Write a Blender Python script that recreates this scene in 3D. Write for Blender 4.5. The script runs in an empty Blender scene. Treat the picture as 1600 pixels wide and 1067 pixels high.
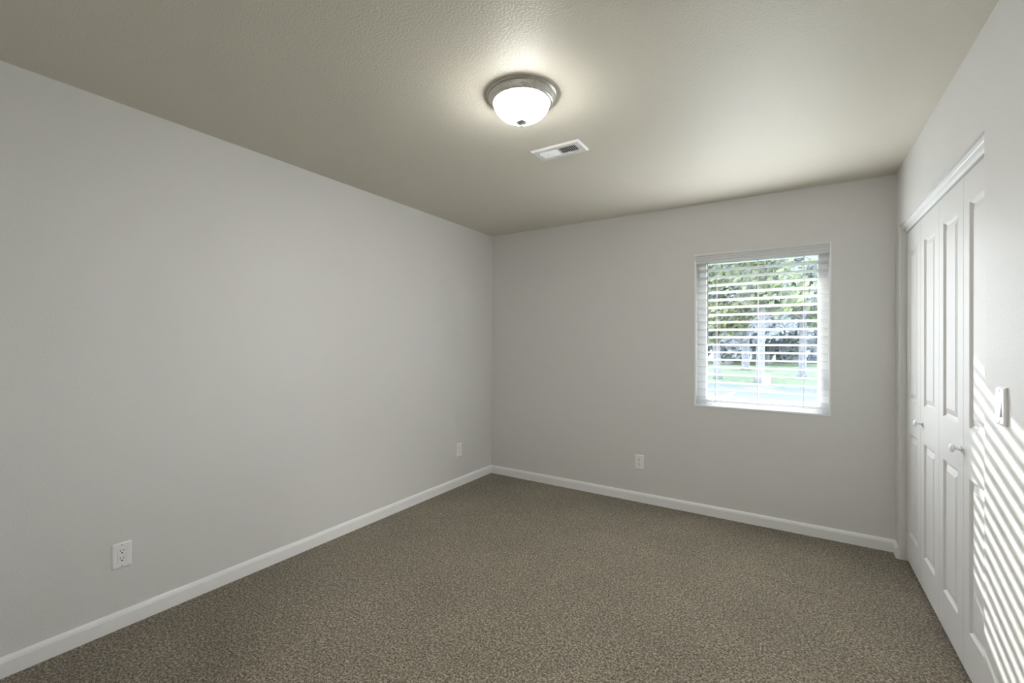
import bpy, bmesh, math, random
from mathutils import Vector, Matrix

C = bpy.context.scene.collection
PI = math.pi
sc = bpy.context.scene

# ------------------------------------------------------------------ camera
# room frame: +Y runs along the left wall towards the window wall, +X to the closet, Z up
CAM_YAW, CAM_PITCH, CAM_ROLL, CAM_H, FPX = 0.569116, 0.004487, 0.0052316, 1.333, 691.5
cam = bpy.data.cameras.new('camera'); cam.sensor_width = 36.0
cam.lens = 36.0*FPX/1600.0; cam.clip_start = 0.02; cam.clip_end = 500
co = bpy.data.objects.new('camera', cam); C.objects.link(co); sc.camera = co
Fv = Vector((-math.sin(CAM_YAW)*math.cos(CAM_PITCH), math.cos(CAM_YAW)*math.cos(CAM_PITCH), math.sin(CAM_PITCH)))
Rv = Vector((math.cos(CAM_YAW), math.sin(CAM_YAW), 0)); Uv = Rv.cross(Fv)
R2 = math.cos(CAM_ROLL)*Rv + math.sin(CAM_ROLL)*Uv
U2 = -math.sin(CAM_ROLL)*Rv + math.cos(CAM_ROLL)*Uv
co.matrix_world = Matrix(((R2.x, U2.x, -Fv.x, 0), (R2.y, U2.y, -Fv.y, 0), (R2.z, U2.z, -Fv.z, CAM_H), (0, 0, 0, 1)))

# ------------------------------------------------------------------ exposure, sky, sun
sc.view_settings.view_transform = 'Standard'; sc.view_settings.look = 'None'
sc.view_settings.gamma = 1.0; sc.view_settings.exposure = 0.44
sc.view_settings.use_curve_mapping = False
sc.cycles.max_bounces = 14; sc.cycles.diffuse_bounces = 10; sc.cycles.glossy_bounces = 6
sc.cycles.transparent_max_bounces = 24
sc.cycles.use_denoising = True
sc.cycles.sample_clamp_indirect = 6.0

SUN_DIR = Vector((0.317, -1.0, -0.36)).normalized()      # the way the sunlight travels
SUN_STRENGTH = 14.2
SKY_STRENGTH = 9.0
LAMP_STRENGTH = 124.0
HALL_FILL = 330.0
WINDOW_FILL = 14.0

w = bpy.data.worlds.new('sky'); sc.world = w; w.use_nodes = True
nt = w.node_tree; nt.nodes.clear()
wo = nt.nodes.new('ShaderNodeOutputWorld'); bg = nt.nodes.new('ShaderNodeBackground')
# hazy bright sky: pale near the horizon, bluer overhead
tcw = nt.nodes.new('ShaderNodeTexCoord'); sep = nt.nodes.new('ShaderNodeSeparateXYZ'); rmp = nt.nodes.new('ShaderNodeValToRGB')
rmp.color_ramp.elements[0].position = 0.0; rmp.color_ramp.elements[0].color = (0.90, 0.95, 1.0, 1)
rmp.color_ramp.elements[1].position = 0.7; rmp.color_ramp.elements[1].color = (0.52, 0.68, 0.95, 1)
nt.links.new(tcw.outputs['Generated'], sep.inputs[0]); nt.links.new(sep.outputs['Z'], rmp.inputs['Fac'])
bg.inputs['Strength'].default_value = SKY_STRENGTH
nt.links.new(rmp.outputs['Color'], bg.inputs['Color']); nt.links.new(bg.outputs[0], wo.inputs['Surface'])

sl = bpy.data.lights.new('sun', 'SUN'); sl.energy = SUN_STRENGTH; sl.angle = math.radians(0.8)
sl.color = (1.0, 0.97, 0.92)
so = bpy.data.objects.new('sun', sl); C.objects.link(so)
so.rotation_euler = SUN_DIR.to_track_quat('-Z', 'Y').to_euler(); so.location = (-2, 14, 6)
# added fill light inside the blind, standing in for scattered daylight
YB_ = 3.745
pl = bpy.data.lights.new('window_fill', 'AREA'); pl.shape = 'RECTANGLE'; pl.size = 0.86; pl.size_y = 1.18
pl.energy = WINDOW_FILL; pl.color = (0.93, 0.97, 1.0)
po = bpy.data.objects.new('window_fill', pl); C.objects.link(po)
po.location = (-0.24, YB_-0.065, 1.42); po.rotation_euler = (-PI/2, 0, -0.10)

# ------------------------------------------------------------------ dimensions
XL, XR, YB, YF, H = -2.646, 0.548, 3.745, -0.13, 2.44
WX0, WX1, WZ0, WZ1 = -0.675, 0.209, 0.843, 2.045         # window opening
CY0, CY1, CZ = 2.165, 3.635, 2.078                        # closet opening
WT = 0.14                                                 # wall thickness
DX = 0.583                                                # face of the closet doors

# ------------------------------------------------------------------ materials
def new_mat(name):
    m = bpy.data.materials.new(name); m.use_nodes = True
    n = m.node_tree; b = n.nodes['Principled BSDF']
    return m, n, b
def simple(name, col, rough=0.5, metal=0.0, spec=0.5, bump=0.0, scale=300.0):
    m, n, b = new_mat(name)
    b.inputs['Base Color'].default_value = (*col, 1); b.inputs['Roughness'].default_value = rough
    b.inputs['Metallic'].default_value = metal; b.inputs['Specular IOR Level'].default_value = spec
    tc = n.nodes.new('ShaderNodeTexCoord'); no = n.nodes.new('ShaderNodeTexNoise')
    no.inputs['Scale'].default_value = scale; no.inputs['Detail'].default_value = 2
    n.links.new(tc.outputs['Object'], no.inputs['Vector'])
    mr = n.nodes.new('ShaderNodeMapRange')
    mr.inputs['To Min'].default_value = max(0, rough-0.03); mr.inputs['To Max'].default_value = min(1, rough+0.03)
    n.links.new(no.outputs['Fac'], mr.inputs['Value']); n.links.new(mr.outputs['Result'], b.inputs['Roughness'])
    if bump:
        bp = n.nodes.new('ShaderNodeBump'); bp.inputs['Strength'].default_value = 1.0
        bp.inputs['Distance'].default_value = bump
        n.links.new(no.outputs['Fac'], bp.inputs['Height']); n.links.new(bp.outputs['Normal'], b.inputs['Normal'])
    return m
def paint(name, col, rough, scale, dist, spec=0.5):
    # rolled, orange-peel textured paint
    m, n, b = new_mat(name)
    b.inputs['Base Color'].default_value = (*col, 1); b.inputs['Roughness'].default_value = rough
    b.inputs['Specular IOR Level'].default_value = spec
    tc = n.nodes.new('ShaderNodeTexCoord')
    n1 = n.nodes.new('ShaderNodeTexNoise'); n1.inputs['Scale'].default_value = scale; n1.inputs['Detail'].default_value = 3
    n1.inputs['Roughness'].default_value = 0.45
    n.links.new(tc.outputs['Object'], n1.inputs['Vector'])
    bp = n.nodes.new('ShaderNodeBump'); bp.inputs['Strength'].default_value = 1.0; bp.inputs['Distance'].default_value = dist
    n.links.new(n1.outputs['Fac'], bp.inputs['Height']); n.links.new(bp.outputs['Normal'], b.inputs['Normal'])
    return m
M = {}
M['wall'] = paint('wall_paint', (0.705, 0.700, 0.690), 0.52, 170, 0.0010, 0.17)
M['ceiling'] = paint('ceiling_paint', (0.655, 0.625, 0.54), 0.50, 130, 0.0016, 0.35)  # wall paint tone, warmed by putting the carpet's bounce light into it
M['trim'] = simple('white_trim_paint', (0.88, 0.885, 0.885), 0.35)
M['door'] = simple('white_door_paint', (0.70, 0.695, 0.685), 0.54, 0.0, 0.25)
M['plate'] = simple('white_plastic_plate', (0.90, 0.905, 0.92), 0.28)
M['slot'] = simple('dark_slot', (0.02, 0.02, 0.02), 0.6)
M['screw'] = simple('painted_screw', (0.45, 0.45, 0.44), 0.4, 0.4)
M['vinyl'] = simple('white_vinyl', (0.91, 0.91, 0.92), 0.3)
M['cord'] = simple('white_cord', (0.80, 0.80, 0.78), 0.8)
M['wand'] = simple('grey_wand', (0.42, 0.42, 0.40), 0.2)
M['finial'] = simple('darker_nickel', (0.52, 0.51, 0.49), 0.5, 1.0)  # darker, rougher nickel so the finial stands out against the bowl
M['nickel'] = simple('brushed_nickel', (0.74, 0.72, 0.68), 0.28, 1.0)
M['vent'] = simple('white_enamel', (0.74, 0.74, 0.73), 0.35)
M['vent_shade'] = simple('vent_shade_black', (0.008, 0.008, 0.009), 0.8)
M['dark'] = simple('closet_shade', (0.15, 0.145, 0.135), 0.8)  # the shade inside the closet is put into this wall colour
M['siding'] = simple('siding', (0.80, 0.80, 0.78), 0.7)

# slat: white, lets a little sun through
m, n, b = new_mat('blind_slat')
b.inputs['Base Color'].default_value = (0.90, 0.90, 0.90, 1); b.inputs['Roughness'].default_value = 0.38
tr = n.nodes.new('ShaderNodeBsdfTranslucent'); tr.inputs['Color'].default_value = (0.85, 0.86, 0.88, 1)
mx = n.nodes.new('ShaderNodeMixShader'); mx.inputs[0].default_value = 0.40
n.links.new(b.outputs[0], mx.inputs[1]); n.links.new(tr.outputs[0], mx.inputs[2])
n.links.new(mx.outputs[0], n.nodes['Material Output'].inputs['Surface'])
M['slat'] = m

# window glass: clear pane that lets light pass, with a faint reflection
m = bpy.data.materials.new('window_glass'); m.use_nodes = True; n = m.node_tree; n.nodes.clear()
o = n.nodes.new('ShaderNodeOutputMaterial'); t = n.nodes.new('ShaderNodeBsdfTransparent')
g = n.nodes.new('ShaderNodeBsdfGlossy'); g.inputs['Roughness'].default_value = 0.02
fr = n.nodes.new('ShaderNodeFresnel'); fr.inputs['IOR'].default_value = 1.3
t.inputs['Color'].default_value = (0.93, 0.95, 0.94, 1); mx = n.nodes.new('ShaderNodeMixShader')
n.links.new(fr.outputs[0], mx.inputs[0]); n.links.new(t.outputs[0], mx.inputs[1]); n.links.new(g.outputs[0], mx.inputs[2])
n.links.new(mx.outputs[0], o.inputs['Surface'])
M['glass'] = m

# lit alabaster bowl
def bowl_mat(name, strength):
    m, n, b = new_mat(name)
    b.inputs['Base Color'].default_value = (0.85, 0.84, 0.80, 1); b.inputs['Roughness'].default_value = 0.25
    b.inputs['Emission Color'].default_value = (1.0, 0.985, 0.95, 1)
    tc = n.nodes.new('ShaderNodeTexCoord'); no = n.nodes.new('ShaderNodeTexNoise'); no.inputs['Scale'].default_value = 9
    no.inputs['Distortion'].default_value = 2.0
    mr = n.nodes.new('ShaderNodeMapRange'); mr.inputs['To Min'].default_value = strength*0.85; mr.inputs['To Max'].default_value = strength*1.15
    n.links.new(tc.outputs['Object'], no.inputs['Vector']); n.links.new(no.outputs['Fac'], mr.inputs['Value'])
    # glow graded down towards the rim to tame the bright ceiling around it
    sp = n.nodes.new('ShaderNodeSeparateXYZ'); n.links.new(tc.outputs['Object'], sp.inputs[0])
    m3 = n.nodes.new('ShaderNodeMapRange'); m3.interpolation_type = 'SMOOTHSTEP'
    m3.inputs['From Min'].default_value = -0.04; m3.inputs['From Max'].default_value = -0.115
    m3.inputs['To Min'].default_value = 0.10; m3.inputs['To Max'].default_value = 1.0
    n.links.new(sp.outputs['Z'], m3.inputs['Value'])
    mu = n.nodes.new('ShaderNodeMath'); mu.operation = 'MULTIPLY'
    n.links.new(mr.outputs['Result'], mu.inputs[0]); n.links.new(m3.outputs['Result'], mu.inputs[1])
    n.links.new(mu.outputs[0], b.inputs['Emission Strength'])
    return m
M['bowl'] = bowl_mat('lit_glass_bowl', LAMP_STRENGTH)

# carpet: twisted cut pile, flecked beige and brown
m, n, b = new_mat('carpet')
b.inputs['Roughness'].default_value = 0.95; b.inputs['Specular IOR Level'].default_value = 0.1
b.inputs['Sheen Weight'].default_value = 0.25; b.inputs['Sheen Roughness'].default_value = 0.5
tc = n.nodes.new('ShaderNodeTexCoord')
v1 = n.nodes.new('ShaderNodeTexNoise'); v1.inputs['Scale'].default_value = 115; v1.inputs['Detail'].default_value = 4; v1.inputs['Roughness'].default_value = 0.7
v1.inputs['Distortion'].default_value = 0.6
v2 = n.nodes.new('ShaderNodeTexNoise'); v2.inputs['Scale'].default_value = 2.3; v2.inputs['Detail'].default_value = 3
v3 = n.nodes.new('ShaderNodeTexNoise'); v3.inputs['Scale'].default_value = 230; v3.inputs['Detail'].default_value = 2
for v in (v1, v2, v3): n.links.new(tc.outputs['Object'], v.inputs['Vector'])
cr = n.nodes.new('ShaderNodeValToRGB'); e = cr.color_ramp
e.elements[0].position = 0.40; e.elements[0].color = (0.040, 0.030, 0.018, 1)
e.elements[1].position = 0.63; e.elements[1].color = (0.47, 0.405, 0.30, 1)
q = e.elements.new(0.5); q.color = (0.170, 0.140, 0.094, 1)
n.links.new(v1.outputs['Fac'], cr.inputs['Fac'])
m2 = n.nodes.new('ShaderNodeMapRange'); m2.inputs['From Min'].default_value = 0.3; m2.inputs['From Max'].default_value = 0.7
m2.inputs['To Min'].default_value = 0.90; m2.inputs['To Max'].default_value = 1.1
n.links.new(v2.outputs['Fac'], m2.inputs['Value'])
hs = n.nodes.new('ShaderNodeHueSaturation'); n.links.new(cr.outputs['Color'], hs.inputs['Color']); n.links.new(m2.outputs['Result'], hs.inputs['Value'])
n.links.new(hs.outputs['Color'], b.inputs['Base Color'])
ad = n.nodes.new('ShaderNodeMath'); ad.operation = 'ADD'; n.links.new(v1.outputs['Fac'], ad.inputs[0]); n.links.new(v3.outputs['Fac'], ad.inputs[1])
bp = n.nodes.new('ShaderNodeBump'); bp.inputs['Strength'].default_value = 1.0; bp.inputs['Distance'].default_value = 0.006
n.links.new(ad.outputs[0], bp.inputs['Height']); n.links.new(bp.outputs['Normal'], b.inputs['Normal'])
M['carpet'] = m

def noise_col(name, c0, c1, scale, rough=0.9, detail=4):
    m, n, b = new_mat(name); b.inputs['Roughness'].default_value = rough; b.inputs['Specular IOR Level'].default_value = 0.2
    tc = n.nodes.new('ShaderNodeTexCoord'); no = n.nodes.new('ShaderNodeTexNoise'); no.inputs['Scale'].default_value = scale
    no.inputs['Detail'].default_value = detail; n.links.new(tc.outputs['Object'], no.inputs['Vector'])
    cr = n.nodes.new('ShaderNodeValToRGB'); cr.color_ramp.elements[0].position = 0.35; cr.color_ramp.elements[1].position = 0.65
    cr.color_ramp.elements[0].color = (*c0, 1); cr.color_ramp.elements[1].color = (*c1, 1)
    n.links.new(no.outputs['Fac'], cr.inputs['Fac']); n.links.new(cr.outputs['Color'], b.inputs['Base Color'])
    return m, n, b
M['grass'] = noise_col('lawn', (0.11, 0.13, 0.075), (0.20, 0.22, 0.12), 3.0)[0]
M['asphalt'] = noise_col('asphalt', (0.11, 0.105, 0.125), (0.135, 0.13, 0.15), 20)[0]
M['line'] = simple('road_paint', (0.85, 0.85, 0.85), 0.7)
M['bark'] = noise_col('bark', (0.15, 0.145, 0.155), (0.24, 0.23, 0.245), 12)[0]
def leafmat(name, c0, c1):
    m, n, b = noise_col(name, c0, c1, 1.2)
    tr = n.nodes.new('ShaderNodeBsdfTranslucent'); mx = n.nodes.new('ShaderNodeMixShader'); mx.inputs[0].default_value = 0.4
    ln = n.nodes['Color Ramp'].outputs['Color']; n.links.new(ln, tr.inputs['Color'])
    n.links.new(b.outputs[0], mx.inputs[1]); n.links.new(tr.outputs[0], mx.inputs[2])
    n.links.new(mx.outputs[0], n.nodes['Material Output'].inputs['Surface']); return m
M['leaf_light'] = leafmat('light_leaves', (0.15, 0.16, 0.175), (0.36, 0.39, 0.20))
M['leaf_haze'] = leafmat('hazed_leaves', (0.26, 0.27, 0.295), (0.42, 0.43, 0.45))  # pale bluish haze of the distance is put into this leaf colour

# ------------------------------------------------------------------ helpers
def tag(o, label=None, cat=None, group=None, kind=None):
    if label: o['label'] = label
    if cat: o['category'] = cat
    if group: o['group'] = group
    if kind: o['kind'] = kind
    return o
def box(bm, x0, x1, y0, y1, z0, z1):
    v = [bm.verts.new(p) for p in ((x0,y0,z0),(x1,y0,z0),(x1,y1,z0),(x0,y1,z0),(x0,y0,z1),(x1,y0,z1),(x1,y1,z1),(x0,y1,z1))]
    for f in ((0,3,2,1),(4,5,6,7),(0,1,5,4),(1,2,6,5),(2,3,7,6),(3,0,4,7)): bm.faces.new([v[i] for i in f])
    return v
def obj(name, bm, mat, parent=None, smooth=False, bevel=0.0, seg=2, loc=None):
    bmesh.ops.recalc_face_normals(bm, faces=bm.faces[:])
    me = bpy.data.meshes.new(name); bm.to_mesh(me); bm.free()
    me.materials.append(M[mat] if isinstance(mat, str) else mat)
    if smooth:
        for p in me.polygons: p.use_smooth = True
    o = bpy.data.objects.new(name, me); C.objects.link(o)
    if loc: o.location = loc
    if parent: o.parent = parent
    if bevel:
        md = o.modifiers.new('bevel', 'BEVEL'); md.width = bevel; md.segments = seg; md.limit_method = 'ANGLE'
    return o
def boxes(name, bl, mat, parent=None, bevel=0.0, seg=2):
    bm = bmesh.new()
    for q in bl: box(bm, *q)
    return obj(name, bm, mat, parent, bevel=bevel, seg=seg)
def empty(name, loc, label=None, cat=None, group=None, kind=None, rz=0.0):
    o = bpy.data.objects.new(name, None); C.objects.link(o); o.location = loc; o.rotation_euler = (0, 0, rz)
    o.empty_display_size = 0.05
    return tag(o, label, cat, group, kind)
def struct(o, label=None): o['kind'] = 'structure'; return tag(o, label)
def lathe(bm, prof, seg=64, axis='z', center=(0, 0, 0), cap=False):
    cx, cy, cz = center; rings = []
    for r, h in prof:
        ring = []
        if r < 1e-6:
            p = (cx, cy, cz+h) if axis == 'z' else (cx+h, cy, cz); ring = [bm.verts.new(p)]
        else:
            for i in range(seg):
                a = 2*PI*i/seg
                p = (cx+r*math.cos(a), cy+r*math.sin(a), cz+h) if axis == 'z' else (cx+h, cy+r*math.cos(a), cz+r*math.sin(a))
                ring.append(bm.verts.new(p))
        rings.append(ring)
    for A, B in zip(rings, rings[1:]):
        for i in range(seg):
            j = (i+1) % seg
            if len(A) == 1 and len(B) == 1: continue
            if len(A) == 1: bm.faces.new((A[0], B[i], B[j]))
            elif len(B) == 1: bm.faces.new((A[i], A[j], B[0]))
            else: bm.faces.new((A[i], A[j], B[j], B[i]))
def tube(bm, pts, rad, seg=8):
    rings = []
    for k, p in enumerate(pts):
        p = Vector(p); a = Vector(pts[max(0, k-1)]); c = Vector(pts[min(len(pts)-1, k+1)])
        d = (c-a).normalized(); s = d.cross(Vector((0.13, 0.27, 0.95)));
        if s.length < 0.2: s = d.cross(Vector((1, 0, 0)))
        s.normalize(); u = s.cross(d).normalized(); r = rad[k] if isinstance(rad, (list, tuple)) else rad
        rings.append([bm.verts.new(p + r*(math.cos(2*PI*i/seg)*s + math.sin(2*PI*i/seg)*u)) for i in range(seg)])
    for A, B in zip(rings, rings[1:]):
        for i in range(seg): bm.faces.new((A[i], A[(i+1) % seg], B[(i+1) % seg], B[i]))
    bm.faces.new(rings[0]); bm.faces.new(list(reversed(rings[-1])))
def prism(bm, prof, p0, p1, side):
    """sweep a 2-D profile (out, z) from p0 to p1; side = unit vector pointing away from the wall"""
    A = [bm.verts.new((p0[0]+o*side[0], p0[1]+o*side[1], z)) for o, z in prof]
    B = [bm.verts.new((p1[0]+o*side[0], p1[1]+o*side[1], z)) for o, z in prof]
    k = len(prof)
    for i in range(k): bm.faces.new((A[i], A[(i+1) % k], B[(i+1) % k], B[i]))
    bm.faces.new(A); bm.faces.new(list(reversed(B)))

# ------------------------------------------------------------------ the room shell
HX0, HX1, HY0 = -1.3, 1.25, -1.35                      # hallway behind the camera
struct(boxes('floor', [(XL-WT, 1.35, HY0-WT, YB+WT, -0.2, 0.0)], 'carpet'))
struct(boxes('ceiling', [(XL-WT, 1.35, HY0-WT, YB+WT, H, H+0.12)], 'ceiling'))
struct(boxes('wall_left', [(XL-WT, XL, YF-WT, YB+WT, 0, H)], 'wall'))
# window wall with its opening
struct(boxes('wall_back', [(XL, WX0, YB, YB+WT, 0, H), (WX1, 1.35, YB, YB+WT, 0, H),
                           (WX0, WX1, YB, YB+WT, 0, WZ0), (WX0, WX1, YB, YB+WT, WZ1, H)], 'wall'))
# closet wall: stub, header, near part; rounded outside corners at the opening
bm = bmesh.new()
R_ = 0.009
def wallprism(x0, x1, y0, y1, z0, z1, roundy=None):
    # a wall block in the closet wall whose edge at (x0, roundy) is rounded
    pts = []
    if roundy is None: pts = [(x0, y0), (x1, y0), (x1, y1), (x0, y1)]
    elif roundy == y1:
        pts = [(x0, y0), (x1, y0), (x1, y1)] + [(x0+R_-R_*math.sin(a), y1-R_+R_*math.cos(a)) for a in [k*PI/12 for k in range(7)]]
    else:
        pts = [(x0+R_-R_*math.cos(a), y0+R_-R_*math.sin(a)) for a in [k*PI/12 for k in range(7)]] + [(x1, y0), (x1, y1), (x0, y1)]
    A = [bm.verts.new((x, y, z0)) for x, y in pts]; B = [bm.verts.new((x, y, z1)) for x, y in pts]
    for i in range(len(pts)): bm.faces.new((A[i], A[(i+1) % len(pts)], B[(i+1) % len(pts)], B[i]))
    bm.faces.new(A); bm.faces.new(list(reversed(B)))
wallprism(XR, XR+0.12, CY1, YB, 0, CZ, CY1)
wallprism(XR, XR+0.12, YF, CY0, 0, CZ, CY0)
box(bm, XR, XR+0.12, YF, YB, CZ, H)
struct(obj('wall_right', bm, 'wall'))
# closet interior
struct(boxes('wall_closet', [(1.2, 1.35, CY0-0.2, YB, 0, H), (XR+0.12, 1.2, CY0-0.2, CY0-0.08, 0, H)], 'dark'))
# wall behind the camera with the doorway the photographer stands in
struct(boxes('wall_front', [(XL, -0.50, YF-WT, YF, 0, H), (0.36, 1.35, YF-WT, YF, 0, H), (-0.50, 0.36, YF-WT, YF, 2.04, H)], 'wall'))
struct(boxes('wall_hall', [(HX0-WT, HX0, HY0, YF-WT, 0, H), (HX1, 1.35, HY0, YF-WT, 0, H), (HX0-WT, 1.35, HY0-WT, HY0, 0, H)], 'wall'))
# doorway casing
struct(boxes('trim_1', [(-0.57, -0.50, YF, YF+0.012, 0, 2.11), (0.36, 0.43, YF, YF+0.012, 0, 2.11), (-0.50, 0.36, YF, YF+0.012, 2.04, 2.11)], 'trim', bevel=0.003))

# baseboards
BP = [(0, 0.0), (0.013, 0.0), (0.013, 0.060), (0.0115, 0.064), (0.0115, 0.066), (0.0085, 0.073), (0.0045, 0.079), (0, 0.080)]
def base(name, runs):
    bm = bmesh.new()
    for p0, p1, s in runs: prism(bm, BP, p0, p1, s)
    struct(obj(name, bm, 'trim'))
base('baseboard_left', [((XL, YF), (XL, YB), (1, 0))])
base('baseboard_back', [((XL, YB), (XR, YB), (0, -1))])
base('baseboard_right', [((XR, CY1+0.003), (XR, YB), (-1, 0)), ((XR, YF), (XR, CY0-0.003), (-1, 0))])
base('baseboard_front', [((XL, YF), (-0.57, YF), (0, 1)), ((0.43, YF), (XR, YF), (0, 1))])

# track fascia above the closet doors
bm = bmesh.new()
prof = [(0.560, CZ), (0.560, 2.060), (0.562, 2.056), (0.5775, 2.052), (0.5795, 2.037), (0.605, 2.037), (0.605, CZ)]
A = [bm.verts.new((x, CY0, z)) for x, z in prof]; B = [bm.verts.new((x, CY1, z)) for x, z in prof]
for i in range(len(prof)): bm.faces.new((A[i], A[(i+1) % len(prof)], B[(i+1) % len(prof)], B[i]))
bm.faces.new(A); bm.faces.new(list(reversed(B)))
struct(obj('trim_2', bm, 'trim'), 'white moulded fascia hiding the closet door track')

# ------------------------------------------------------------------ closet bifold doors
def leaf_mesh(name, y0, y1, z0, z1, parent):
    """moulded door leaf, face towards -X at DX, two raised panels"""
    bm = bmesh.new(); x0, x1 = DX, DX+0.032
    py0, py1 = y0+0.072, y1-0.072
    panels = [(0.195, 0.805), (1.005, 1.905)]
    ys = [y0, py0, py1, y1]; zs = [z0, panels[0][0], panels[0][1], panels[1][0], panels[1][1], z1]
    for i in range(3):
        for k in range(5):
            if i == 1 and k in (1, 3): continue
            vs = [bm.verts.new((x0, a, c)) for a, c in ((ys[i], zs[k]), (ys[i+1], zs[k]), (ys[i+1], zs[k+1]), (ys[i], zs[k+1]))]
            bm.faces.new(vs)
    rings = [(0, 0), (0.003, 0.0035), (0.008, 0.0085), (0.014, 0.0105), (0.018, 0.0105), (0.041, 0.0030), (0.0425, 0.0018)]
    for (a0, a1) in panels:
        prev = None
        for ins, dep in rings:
            vs = [bm.verts.new((x0+dep, y, z)) for y, z in ((py0+ins, a0+ins), (py1-ins, a0+ins), (py1-ins, a1-ins), (py0+ins, a1-ins))]
            if prev:
                for i in range(4): bm.faces.new((prev[i], prev[(i+1) % 4], vs[(i+1) % 4], vs[i]))
            prev = vs
        bm.faces.new(prev)
    # sides and back
    for f in (((x0, y0, z0), (x1, y0, z0), (x1, y0, z1), (x0, y0, z1)), ((x0, y1, z0), (x1, y1, z0), (x1, y1, z1), (x0, y1, z1)),
              ((x0, y0, z0), (x0, y1, z0), (x1, y1, z0), (x1, y0, z0)), ((x0, y0, z1), (x0, y1, z1), (x1, y1, z1), (x1, y0, z1)),
              ((x1, y0, z0), (x1, y1, z0), (x1, y1, z1), (x1, y0, z1))):
        bm.faces.new([bm.verts.new(p) for p in f])
    bmesh.ops.remove_doubles(bm, verts=bm.verts[:], dist=1e-5)
    return obj(name, bm, 'door', parent)
LW = (CY1-CY0-0.006)/4
def knob(y, z, parent):
    bm = bmesh.new()
    lathe(bm, [(0, 0), (0.0115, 0), (0.0125, -0.003), (0.010, -0.005), (0.0065, -0.008), (0.006, -0.018), (0.0085, -0.021), (0.0145, -0.0225),
               (0.0175, -0.026), (0.0180, -0.030), (0.0155, -0.034), (0.009, -0.0365), (0, -0.0375)], 28, 'x', (DX, y, z))
    return obj('knob', bm, 'plate', parent, smooth=True)
y = CY1-0.003
for k, (lab, nm) in enumerate((('white bifold closet door nearest the window wall', 'door_1'), ('white bifold closet door nearest the light switch', 'door_2'))):
    root = empty(nm, (DX, y, 0.0), lab, None, None, 'structure'); root.location = (0, 0, 0)
    a = leaf_mesh('door_leaf', y-LW+0.0012, y-0.0012, 0.022, 2.0265, root)
    b_ = leaf_mesh('door_leaf', y-2*LW+0.0012, y-LW-0.0012, 0.022, 2.0265, root)
    if k == 0: knob(y-LW-0.035, 0.909, b_)
    else: knob(y-LW+0.028, 0.905, a)
    boxes('pivot_pin', [(DX+0.010, DX+0.020, y-0.05, y-0.04, 2.0265, 2.037)], 'vent', root)
    boxes('pivot_pin', [(DX+0.010, DX+0.020, y-2*LW+0.05, y-2*LW+0.06, 2.0265, 2.037)], 'vent', root)
    y -= 2*LW

# ------------------------------------------------------------------ window
win = empty('window_1', (0, 0, 0), 'white vinyl window behind the blind', None, None, 'structure')
L_ = 0.011
GY = YB+0.105
# jamb liner: a thin white return standing slightly proud of the wall
boxes('window_jamb', [(WX0, WX0+L_, YB-0.004, YB+0.13, WZ0, WZ1), (WX1-L_, WX1, YB-0.004, YB+0.13, WZ0, WZ1),
                      (WX0+L_, WX1-L_, YB-0.004, YB+0.13, WZ1-L_, WZ1)], 'trim', win, bevel=0.0015)
boxes('window_sill', [(WX0+L_, WX1-L_, YB-0.005, YB+0.13, WZ0, WZ0+L_+0.002)], 'trim', win, bevel=0.0015)
fx0, fx1, fz0, fz1 = WX0+L_, WX1-L_, WZ0+L_, WZ1-L_
boxes('window_frame', [(fx0, fx0+0.066, YB+0.075, YB+0.135, fz0, fz1), (fx1-0.062, fx1, YB+0.075, YB+0.135, fz0, fz1),
                       (fx0+0.066, fx1-0.062, YB+0.075, YB+0.135, fz0, fz0+0.030), (fx0+0.066, fx1-0.062, YB+0.075, YB+0.135, fz1-0.06, fz1)], 'vinyl', win, bevel=0.003)
boxes('window_pane', [(fx0+0.064, fx1-0.060, GY, GY+0.004, fz0+0.028, fz1-0.058)], 'glass', win)
boxes('window_latch', [(fx1-0.045, fx1-0.025, YB+0.060, YB+0.075, 1.02, 1.12), (fx1-0.05, fx1-0.02, YB+0.058, YB+0.066, 1.005, 1.02)], 'vinyl', win, bevel=0.002)

# ------------------------------------------------------------------ blind
BX0, BX1 = WX0+L_+0.004, WX1-L_-0.005
bl = empty('window_blind', (0, 0, 0), 'white horizontal slat blind hanging in the window on the back wall', 'window blind')
BY = YB+0.036
# moulded valance
bm = bmesh.new()
vp = [(-0.010, 2.041), (-0.010, 2.029), (-0.005, 2.024), (-0.005, 2.013), (-0.001, 2.009), (-0.001, 1.995), (0.003, 1.990), (0.004, 1.972), (0.014, 1.972), (0.014, 2.041)]
A = [bm.verts.new((WX0+0.003, YB-0.003+o, z)) for o, z in vp]; B = [bm.verts.new((BX1+0.003, YB-0.003+o, z)) for o, z in vp]
for i in range(len(vp)): bm.faces.new((A[i], A[(i+1) % len(vp)], B[(i+1) % len(vp)], B[i]))
bm.faces.new(A); bm.faces.new(list(reversed(B)))
obj('valance', bm, 'slat', bl)
boxes('headrail', [(BX0, BX1, YB+0.013, YB+0.062, 1.985, 2.028)], 'slat', bl)
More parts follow.
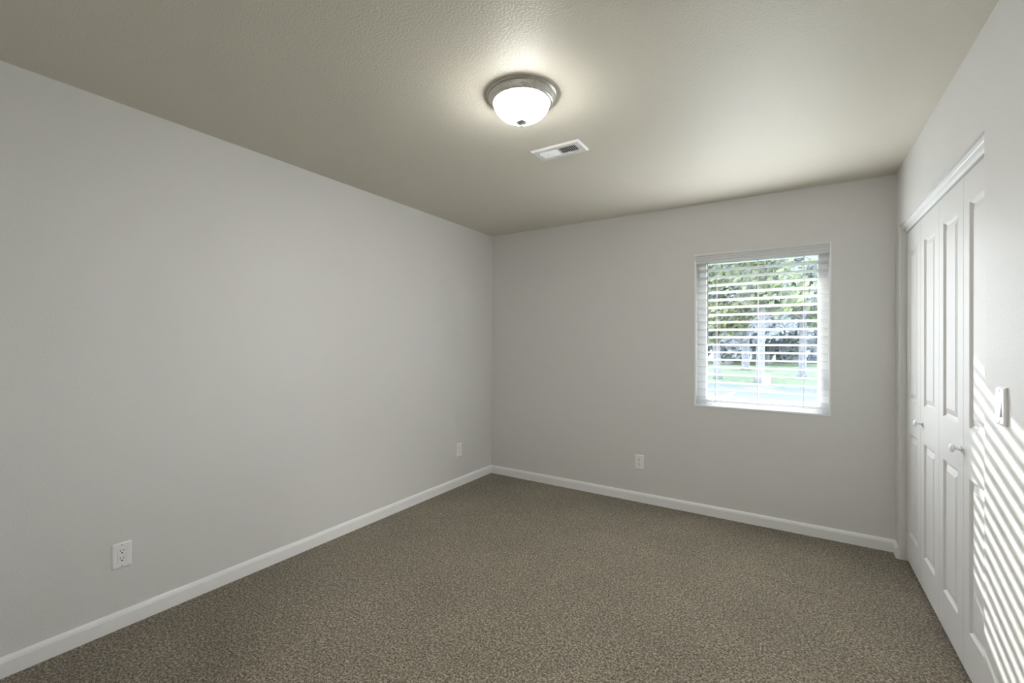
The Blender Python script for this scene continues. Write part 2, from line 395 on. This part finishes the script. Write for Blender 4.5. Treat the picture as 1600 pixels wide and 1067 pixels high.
# slats: 64 mm wide, crowned, outer edge tilted down
TILT = math.radians(-11); SW = 0.0635; ST = 0.0028; PITCH = 0.0583; Z0 = 0.9285
bm = bmesh.new(); top = []; bot = []; NS = 8
for i in range(NS+1):
    u = -SW/2 + SW*i/NS; crown = 0.0022*(1-(2*u/SW)**2)
    yy, zz = u, crown                     # u<0 is the room side
    # inner edge up, outer edge down
    a = TILT
    for lst, dz in ((top, ST/2), (bot, -ST/2)):
        y_, z_ = yy, zz+dz
        lst.append((y_*math.cos(a)-z_*math.sin(a), y_*math.sin(a)+z_*math.cos(a)))
pr = top + bot[::-1]
A = [bm.verts.new((BX0, y_, z_)) for y_, z_ in pr]; B = [bm.verts.new((BX1, y_, z_)) for y_, z_ in pr]
for i in range(len(pr)): bm.faces.new((A[i], A[(i+1) % len(pr)], B[(i+1) % len(pr)], B[i]))
bm.faces.new(A); bm.faces.new(list(reversed(B)))
s0 = obj('slat', bm, 'slat', bl)
zc = Z0 - math.sin(-TILT)*SW/2 + ST/2
s0.location = (0, BY, zc)
for k in range(1, 18):
    s = s0.copy(); C.objects.link(s); s.parent = bl; s.location = (0, BY, zc+k*PITCH)
boxes('bottom_rail', [(BX0, BX1, BY-0.030, BY+0.030, 0.884, 0.902)], 'slat', bl, bevel=0.004)
for x in (-0.520, -0.235, 0.052):
    bm = bmesh.new()
    for yy in (BY-0.0335, BY+0.0335): box(bm, x-0.0016, x+0.0016, yy-0.0008, yy+0.0008, 0.885, 1.99)
    box(bm, x-0.001, x+0.001, BY-0.0375, BY-0.0355, 0.878, 1.99)
    box(bm, x-0.006, x+0.006, BY-0.010, BY+0.010, 0.878, 0.885)
    obj('ladder_cord', bm, 'cord', bl)
bm = bmesh.new(); tube(bm, [(-0.577, YB-0.012, 1.968), (-0.576, YB-0.013, 1.65), (-0.575, YB-0.014, 1.34)], 0.0037, 6)
obj('tilt_wand', bm, 'wand', bl)

# ------------------------------------------------------------------ ceiling light
LX, LY = -1.032, 1.683
lt = empty('ceiling_light', (LX, LY, H), 'round flush ceiling light with brushed nickel pan and lit white glass bowl', 'ceiling light')
bm = bmesh.new()
lathe(bm, [(0, 0.0), (0.154, 0.0), (0.1555, -0.002), (0.1550, -0.005), (0.1525, -0.0065), (0.1500, -0.0055), (0.1485, -0.0025), (0.1478, -0.0025), (0.1485, -0.009), (0.1490, -0.012), (0.1475, -0.019), (0.1440, -0.0265),
           (0.1410, -0.029), (0.1410, -0.0315), (0.1390, -0.035), (0.1355, -0.0375), (0.1320, -0.0385), (0.1295, -0.0395), (0.1252, -0.039), (0.1252, -0.030), (0, -0.030)], 96)
obj('pan', bm, 'nickel', lt, smooth=True)
bm = bmesh.new(); prof = []
for k in range(15):
    a = k/14*PI/2
    prof.append((0.1245*math.cos(a)**0.92 if k < 14 else 0, -0.036 - 0.0765*math.sin(a)**1.08))
lathe(bm, prof, 80); obj('glass_bowl', bm, 'bowl', lt, smooth=True)
bm = bmesh.new()
lathe(bm, [(0, -0.1145), (0.020, -0.1155), (0.0245, -0.1185), (0.0240, -0.1205), (0.0200, -0.1235), (0.0085, -0.1265), (0.0048, -0.1290), (0.0060, -0.1305), (0.0055, -0.134), (0.003, -0.137), (0, -0.138)], 28)
obj('finial', bm, 'finial', lt, smooth=True)

# ------------------------------------------------------------------ ceiling vent
VX0, VX1, VY0, VY1 = -1.287, -0.988, 2.196, 2.348
vt = empty('ceiling_vent', ((VX0+VX1)/2, (VY0+VY1)/2, H), 'white metal air register on the ceiling beyond the light', 'ceiling vent')
vt.location = (0, 0, 0)
zf = H-0.011
bm = bmesh.new()
ox, oy = 0.036, 0.033
outer = [(VX0, VY0), (VX1, VY0), (VX1, VY1), (VX0, VY1)]
inner = [(VX0+ox, VY0+oy), (VX1-ox, VY0+oy), (VX1-ox, VY1-oy), (VX0+ox, VY1-oy)]
def sh(q, d): cx, cy = (VX0+VX1)/2, (VY0+VY1)/2; return [(x+(d if x < cx else -d), y+(d if y < cy else -d)) for x, y in q]
rings = [(outer, H-0.0005), (outer, H-0.002), (sh(outer, 0.009), zf), (inner, zf), (inner, H-0.0008)]
prev = None
for q_, z in rings:
    vs = [bm.verts.new((x, y, z)) for x, y in q_]
    if prev:
        for i in range(4): bm.faces.new((prev[i], prev[(i+1) % 4], vs[(i+1) % 4], vs[i]))
    prev = vs
mx_ = (VX0+VX1)/2
box(bm, mx_-0.003, mx_+0.003, VY0+oy, VY1-oy, zf, zf+0.009)
obj('face_plate', bm, 'vent', vt)
boxes('vent_shade_sheet', [(VX0+ox, VX1-ox, VY0+oy, VY1-oy, H-0.0015, H-0.0005)], 'vent_shade', vt)  # black sheet standing in for the shade behind the louvers
for sgn, xa, xb in ((1, VX0+ox+0.003, mx_-0.004), (-1, mx_+0.004, VX1-ox-0.003)):
    bm = bmesh.new(); nv = 9
    for k in range(nv):
        x = xa + (xb-xa)*(k+0.5)/nv; h = 0.0042; t_ = 0.0007 if sgn > 0 else 0.0014
        dx = 0.0046*sgn
        # the left bank leans one way, the right bank the other
        vs = [(x-dx-t_, zf+0.0005), (x-dx+t_, zf+0.0005), (x+dx+t_, zf+0.0005+2*h), (x+dx-t_, zf+0.0005+2*h)]
        A = [bm.verts.new((a, VY0+oy, z)) for a, z in vs]; B = [bm.verts.new((a, VY1-oy, z)) for a, z in vs]
        for i in range(4): bm.faces.new((A[i], A[(i+1) % 4], B[(i+1) % 4], B[i]))
        bm.faces.new(A); bm.faces.new(list(reversed(B)))
    obj('louver_bank', bm, 'vent', vt)
boxes('damper_lever', [(VX0+ox-0.001, VX0+ox+0.004, VY0+oy+0.006, VY0+oy+0.022, zf-0.010, zf+0.002)], 'vent', vt, bevel=0.001)
for x in (VX0+0.018, VX1-0.018):
    bm = bmesh.new(); lathe(bm, [(0, -0.0015), (0.003, -0.0013), (0.0042, 0), (0, 0)], 14, 'z', (x, (VY0+VY1)/2, zf)); obj('screw', bm, 'screw', vt, smooth=True)

# ------------------------------------------------------------------ wall plates (built facing -Y at the origin, then turned)
def plate_bm(w_, h_, d_, hole=None):
    bm = bmesh.new(); hw, hh = w_/2, h_/2; bv = 0.006
    levels = [(0, 0), (0, d_*0.45), (bv, d_)]
    prev = None
    for ins, dep in levels:
        vs = [bm.verts.new((x, -dep, z)) for x, z in ((-hw+ins, -hh+ins), (hw-ins, -hh+ins), (hw-ins, hh-ins), (-hw+ins, hh-ins))]
        if prev:
            for i in range(4): bm.faces.new((prev[i], prev[(i+1) % 4], vs[(i+1) % 4], vs[i]))
        else: bm.faces.new(vs)
        prev = vs
    if hole:
        a, c = hole
        vs = [bm.verts.new((x, -d_, z)) for x, z in ((-a, -c), (a, -c), (a, c), (-a, c))]
        for i in range(4): bm.faces.new((prev[i], prev[(i+1) % 4], vs[(i+1) % 4], vs[i]))
        v2 = [bm.verts.new((x, -d_+0.003, z)) for x, z in ((-a, -c), (a, -c), (a, c), (-a, c))]
        for i in range(4): bm.faces.new((vs[i], vs[(i+1) % 4], v2[(i+1) % 4], v2[i]))
        bm.faces.new(v2)
    else: bm.faces.new(prev)
    return bm
def screws(root, zs, d_):
    for z in zs:
        bm = bmesh.new(); bmesh.ops.create_uvsphere(bm, u_segments=12, v_segments=6, radius=0.0032)
        for v in bm.verts: v.co = Vector((v.co.x, -d_+v.co.y*0.35, v.co.z+z))
        obj('screw', bm, 'screw', root, smooth=True)
def slots(root, zc_, d_):
    for x, h_ in ((-0.0065, 0.0085), (0.0065, 0.0070)):
        boxes('slot', [(x-0.0012, x+0.0012, -d_-0.0002, -d_+0.001, zc_+0.002, zc_+0.002+h_)], 'slot', root)
    bm = bmesh.new(); pts = [(0.0032*math.cos(a), 0.0032*math.sin(a)) for a in [PI*k/8 for k in range(9)]]
    pts = [(x, -z) for x, z in pts] + [(-0.0032, 0.0022), (0.0032, 0.0022)]
    A = [bm.verts.new((x, -d_-0.0002, z+zc_-0.0055)) for x, z in pts]; bm.faces.new(A)
    B = [bm.verts.new((x, -d_+0.001, z+zc_-0.0055)) for x, z in pts]
    for i in range(len(pts)): bm.faces.new((A[i], A[(i+1) % len(pts)], B[(i+1) % len(pts)], B[i]))
    obj('slot', bm, 'slot', root)
def outlet(loc, rz, label, style, w_, h_):
    r = empty('wall_outlet', loc, label, 'wall outlet', None, None, rz); d_ = 0.0062
    if style == 'square':
        obj('cover_plate', plate_bm(w_, h_, d_, (0.0172, 0.0340)), 'plate', r)
        rc = boxes('receptacle', [(-0.0164, 0.0164, -d_-0.0012, -d_+0.002, -0.0332, 0.0332)], 'plate', r, bevel=0.0008)
        for z in (0.0175, -0.0175): slots(rc, z, d_+0.0012)
        screws(r, (0.0485, -0.0485), d_)
    else:
        obj('cover_plate', plate_bm(w_, h_, d_), 'plate', r)
        for z in (0.0195, -0.0195):
            bm = bmesh.new(); seg = 32; pts = []
            for k in range(seg):
                a = 2*PI*k/seg; pts.append((0.0172*math.cos(a), max(-0.0140, min(0.0140, 0.0172*math.sin(a)))))
            A = [bm.verts.new((x, -d_-0.0018, zz+z)) for x, zz in pts]; B = [bm.verts.new((x, -d_+0.001, zz+z)) for x, zz in pts]
            for i in range(seg): bm.faces.new((A[i], A[(i+1) % seg], B[(i+1) % seg], B[i]))
            bm.faces.new(A)
            rc = obj('receptacle', bm, 'plate', r); slots(rc, z, d_+0.0018)
        screws(r, (0,), d_)
    return r
outlet((XL, 0.7645, 0.337), PI/2, 'white rectangular-faced wall outlet low on the left wall, near the picture edge', 'square', 0.073, 0.117)
outlet((XL, 3.225, 0.338), PI/2, 'small white wall outlet on the left wall close to the far corner', 'square', 0.074, 0.122)
outlet((-1.109, YB, 0.335), 0, 'white two-socket wall outlet on the window wall, left below the window', 'duplex', 0.074, 0.124)

# light switch on the closet wall (faces -X)
sw = empty('light_switch', (XR, 1.993, 1.145), 'white rocker light switch on the wall beside the closet', 'light switch', None, None, -PI/2)
d_ = 0.0085
obj('cover_plate', plate_bm(0.073, 0.119, d_, (0.0172, 0.0340)), 'plate', sw)
bm = bmesh.new()
pr = [(-d_+0.002, -0.0332), (-d_-0.0048, -0.0332), (-d_-0.0012, 0.0), (-d_+0.0005, 0.0332), (-d_+0.002, 0.0332)]
A = [bm.verts.new((-0.0164, y_, z_)) for y_, z_ in pr]; B = [bm.verts.new((0.0164, y_, z_)) for y_, z_ in pr]
for i in range(len(pr)): bm.faces.new((A[i], A[(i+1) % len(pr)], B[(i+1) % len(pr)], B[i]))
bm.faces.new(A); bm.faces.new(list(reversed(B)))
obj('rocker', bm, 'plate', sw, bevel=0.0008)
screws(sw, (0.0485, -0.0485), d_)

# ------------------------------------------------------------------ added, unseen hall light that brightens the room from behind the camera
hl = empty('hall_fill_light', (0.3, -0.8, H), 'added, unseen round ceiling light in the hall behind the doorway', 'ceiling light')
bm = bmesh.new(); lathe(bm, [(0, 0), (0.15, 0), (0.15, -0.02), (0.13, -0.03), (0, -0.03)], 48); obj('pan', bm, 'nickel', hl, smooth=False)
bm = bmesh.new(); lathe(bm, [(0.128, -0.028), (0.12, -0.06), (0.09, -0.09), (0.04, -0.108), (0, -0.112)], 48)
obj('glass_bowl', bm, bowl_mat('hall_fill_bowl', HALL_FILL), hl, smooth=True)

# ------------------------------------------------------------------ outside
GZ = -0.40
g = struct(boxes('ground', [(-90, 60, YB+WT+0.02, 120, GZ-0.3, GZ)], 'grass'))
struct(boxes('roof', [(XL-0.6, 2.2, YB+WT, YB+WT+0.92, 2.44, 2.56), (XL-0.6, 2.2, YB+WT+0.90, YB+WT+0.93, 2.24, 2.56), (XL-0.6, 2.2, YB+WT+0.93, YB+WT+1.03, 2.185, 2.30)], 'siding'))
def gpt(px, py, z=GZ):
    """the spot on the ground that lies behind this place in the window"""
    d = Fv + (px-800)/FPX*R2 - (py-533.5)/FPX*U2; t = (z-CAM_H)/d.z
    return Vector((d.x*t, d.y*t, z))
r0, r1 = 12.0, 21.1
struct(boxes('road', [(-60, 40, r0, r1, GZ, GZ+0.012)], 'asphalt'))
p = gpt(1140, 617)
bm = bmesh.new(); box(bm, -0.09, 0.09, -1.1, 0.9, 0, 0.004)
o = obj('parking_line', bm, 'line', None, loc=(p.x, p.y, GZ+0.012)); tag(o, 'white painted line on the road outside the window', 'road marking')

rnd = random.Random(7)
def tree(px, dist, height, trunk, crown, label, leaf='leaf_haze', lean=0.0, nleaf=1500, low=2.2, leafsize=0.16, lsc=1.0):
    d = Fv + (px-800)/FPX*R2; s = dist/d.y
    x, y = d.x*s, dist
    r = empty('tree', (x, y, GZ), label, 'tree', 'trees of the woods beyond the lawn' if dist > 40 else 'trees on the lawn outside the window')
    bm = bmesh.new(); h_ = height*0.75
    pts = [(0, 0, 0), (lean*0.2, 0, 0.25), (lean*0.5, 0.05, h_*0.35), (lean, 0.0, h_*0.7), (lean*1.2, 0.1, h_)]
    tube(bm, pts, [trunk*1.5, trunk, trunk*0.85, trunk*0.6, trunk*0.2], 10)
    for k in range(9):
        a = rnd.uniform(0, 2*PI); z = rnd.uniform(low, h_*0.9); L = crown*rnd.uniform(0.5, 0.9)
        tube(bm, [(lean*z/h_, 0, z), (lean*z/h_+L*0.5*math.cos(a), L*0.5*math.sin(a), z+L*0.2), (lean*z/h_+L*math.cos(a), L*math.sin(a), z+L*0.6)], [trunk*0.3, trunk*0.2, trunk*0.06], 6)
    obj('trunk', bm, 'bark', r, smooth=True)
    bm = bmesh.new()
    clumps = [(rnd.gauss(0, crown*0.45), rnd.gauss(0, crown*0.45), rnd.uniform(low, height), rnd.uniform(0.35, 0.8)*crown*0.5) for _ in range(22)]
    for k in range(nleaf):
        c = clumps[k % 22]; v = Vector((rnd.gauss(0, 1), rnd.gauss(0, 1), rnd.gauss(0, 0.8)))
        v = v.normalized()*c[3]*rnd.uniform(0.5, 1.05); q_ = Vector(c[:3])+v
        if q_.z < low*0.7: continue
        # leaves are left out along the sun's path so it reaches the window
        wx, wz = x+q_.x-SUN_DIR.x/SUN_DIR.y*(y+q_.y-3.85), GZ+q_.z-SUN_DIR.z/SUN_DIR.y*(y+q_.y-3.85)
        if -1.1 < wx < 0.6 and 0.5 < wz < 2.1: continue
        n1 = Vector((rnd.gauss(0, 1), rnd.gauss(0, 1), rnd.gauss(0, 1))).normalized(); n2 = n1.orthogonal().normalized(); n3 = n1.cross(n2)
        L = leafsize*rnd.uniform(0.6, 1.4)
        vs = [bm.verts.new(q_+n2*L*a+n3*L*b_*0.55) for a, b_ in ((-1, 0), (-0.2, 1), (1, 0), (-0.2, -1))]
        bm.faces.new(vs)
    obj('foliage', bm, leaf, r)
    return r
# nearer trees whose trunks stand on the lawn
tree(1187, 23.2, 9.5, 0.19, 2.9, 'broad tree standing behind the white yard sign', 'leaf_light', 0.1, 5200, 2.3)
tree(1122, 24.6, 9.0, 0.17, 2.9, 'tree left of the yard sign, its trunk rising beside the left cord of the blind', 'leaf_light', -0.2, 5200, 2.4)
tree(1253, 27.5, 9.5, 0.19, 3.0, 'tree right of the yard sign, its trunk near the right cord of the blind', 'leaf_light', 0.1, 5000, 2.4)
tree(1165, 34.0, 11.0, 0.25, 3.0, 'slim tree just left of and behind the sign tree', 'leaf_haze', 0.0, 4500, 2.6)
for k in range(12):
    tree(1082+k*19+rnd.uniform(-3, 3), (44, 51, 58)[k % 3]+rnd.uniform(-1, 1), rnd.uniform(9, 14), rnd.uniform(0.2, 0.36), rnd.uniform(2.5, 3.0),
         'tall haze-grey tree in the woods at the far edge of the lawn', 'leaf_haze', rnd.uniform(-0.3, 0.3), 4500, 0.1 if k % 3 else 0.8, 0.30)
# yard sign
p = gpt(1197, 601)
ys = empty('yard_sign', (p.x, p.y, GZ), 'small blank white sign on a post at the edge of the lawn', 'sign', None, None, 0.25)
boxes('post', [(-0.03, 0.03, -0.03, 0.03, 0, 0.42)], 'line', ys)
boxes('board', [(-0.17, 0.17, -0.045, -0.03, 0.08, 0.50)], 'line', ys, bevel=0.004)
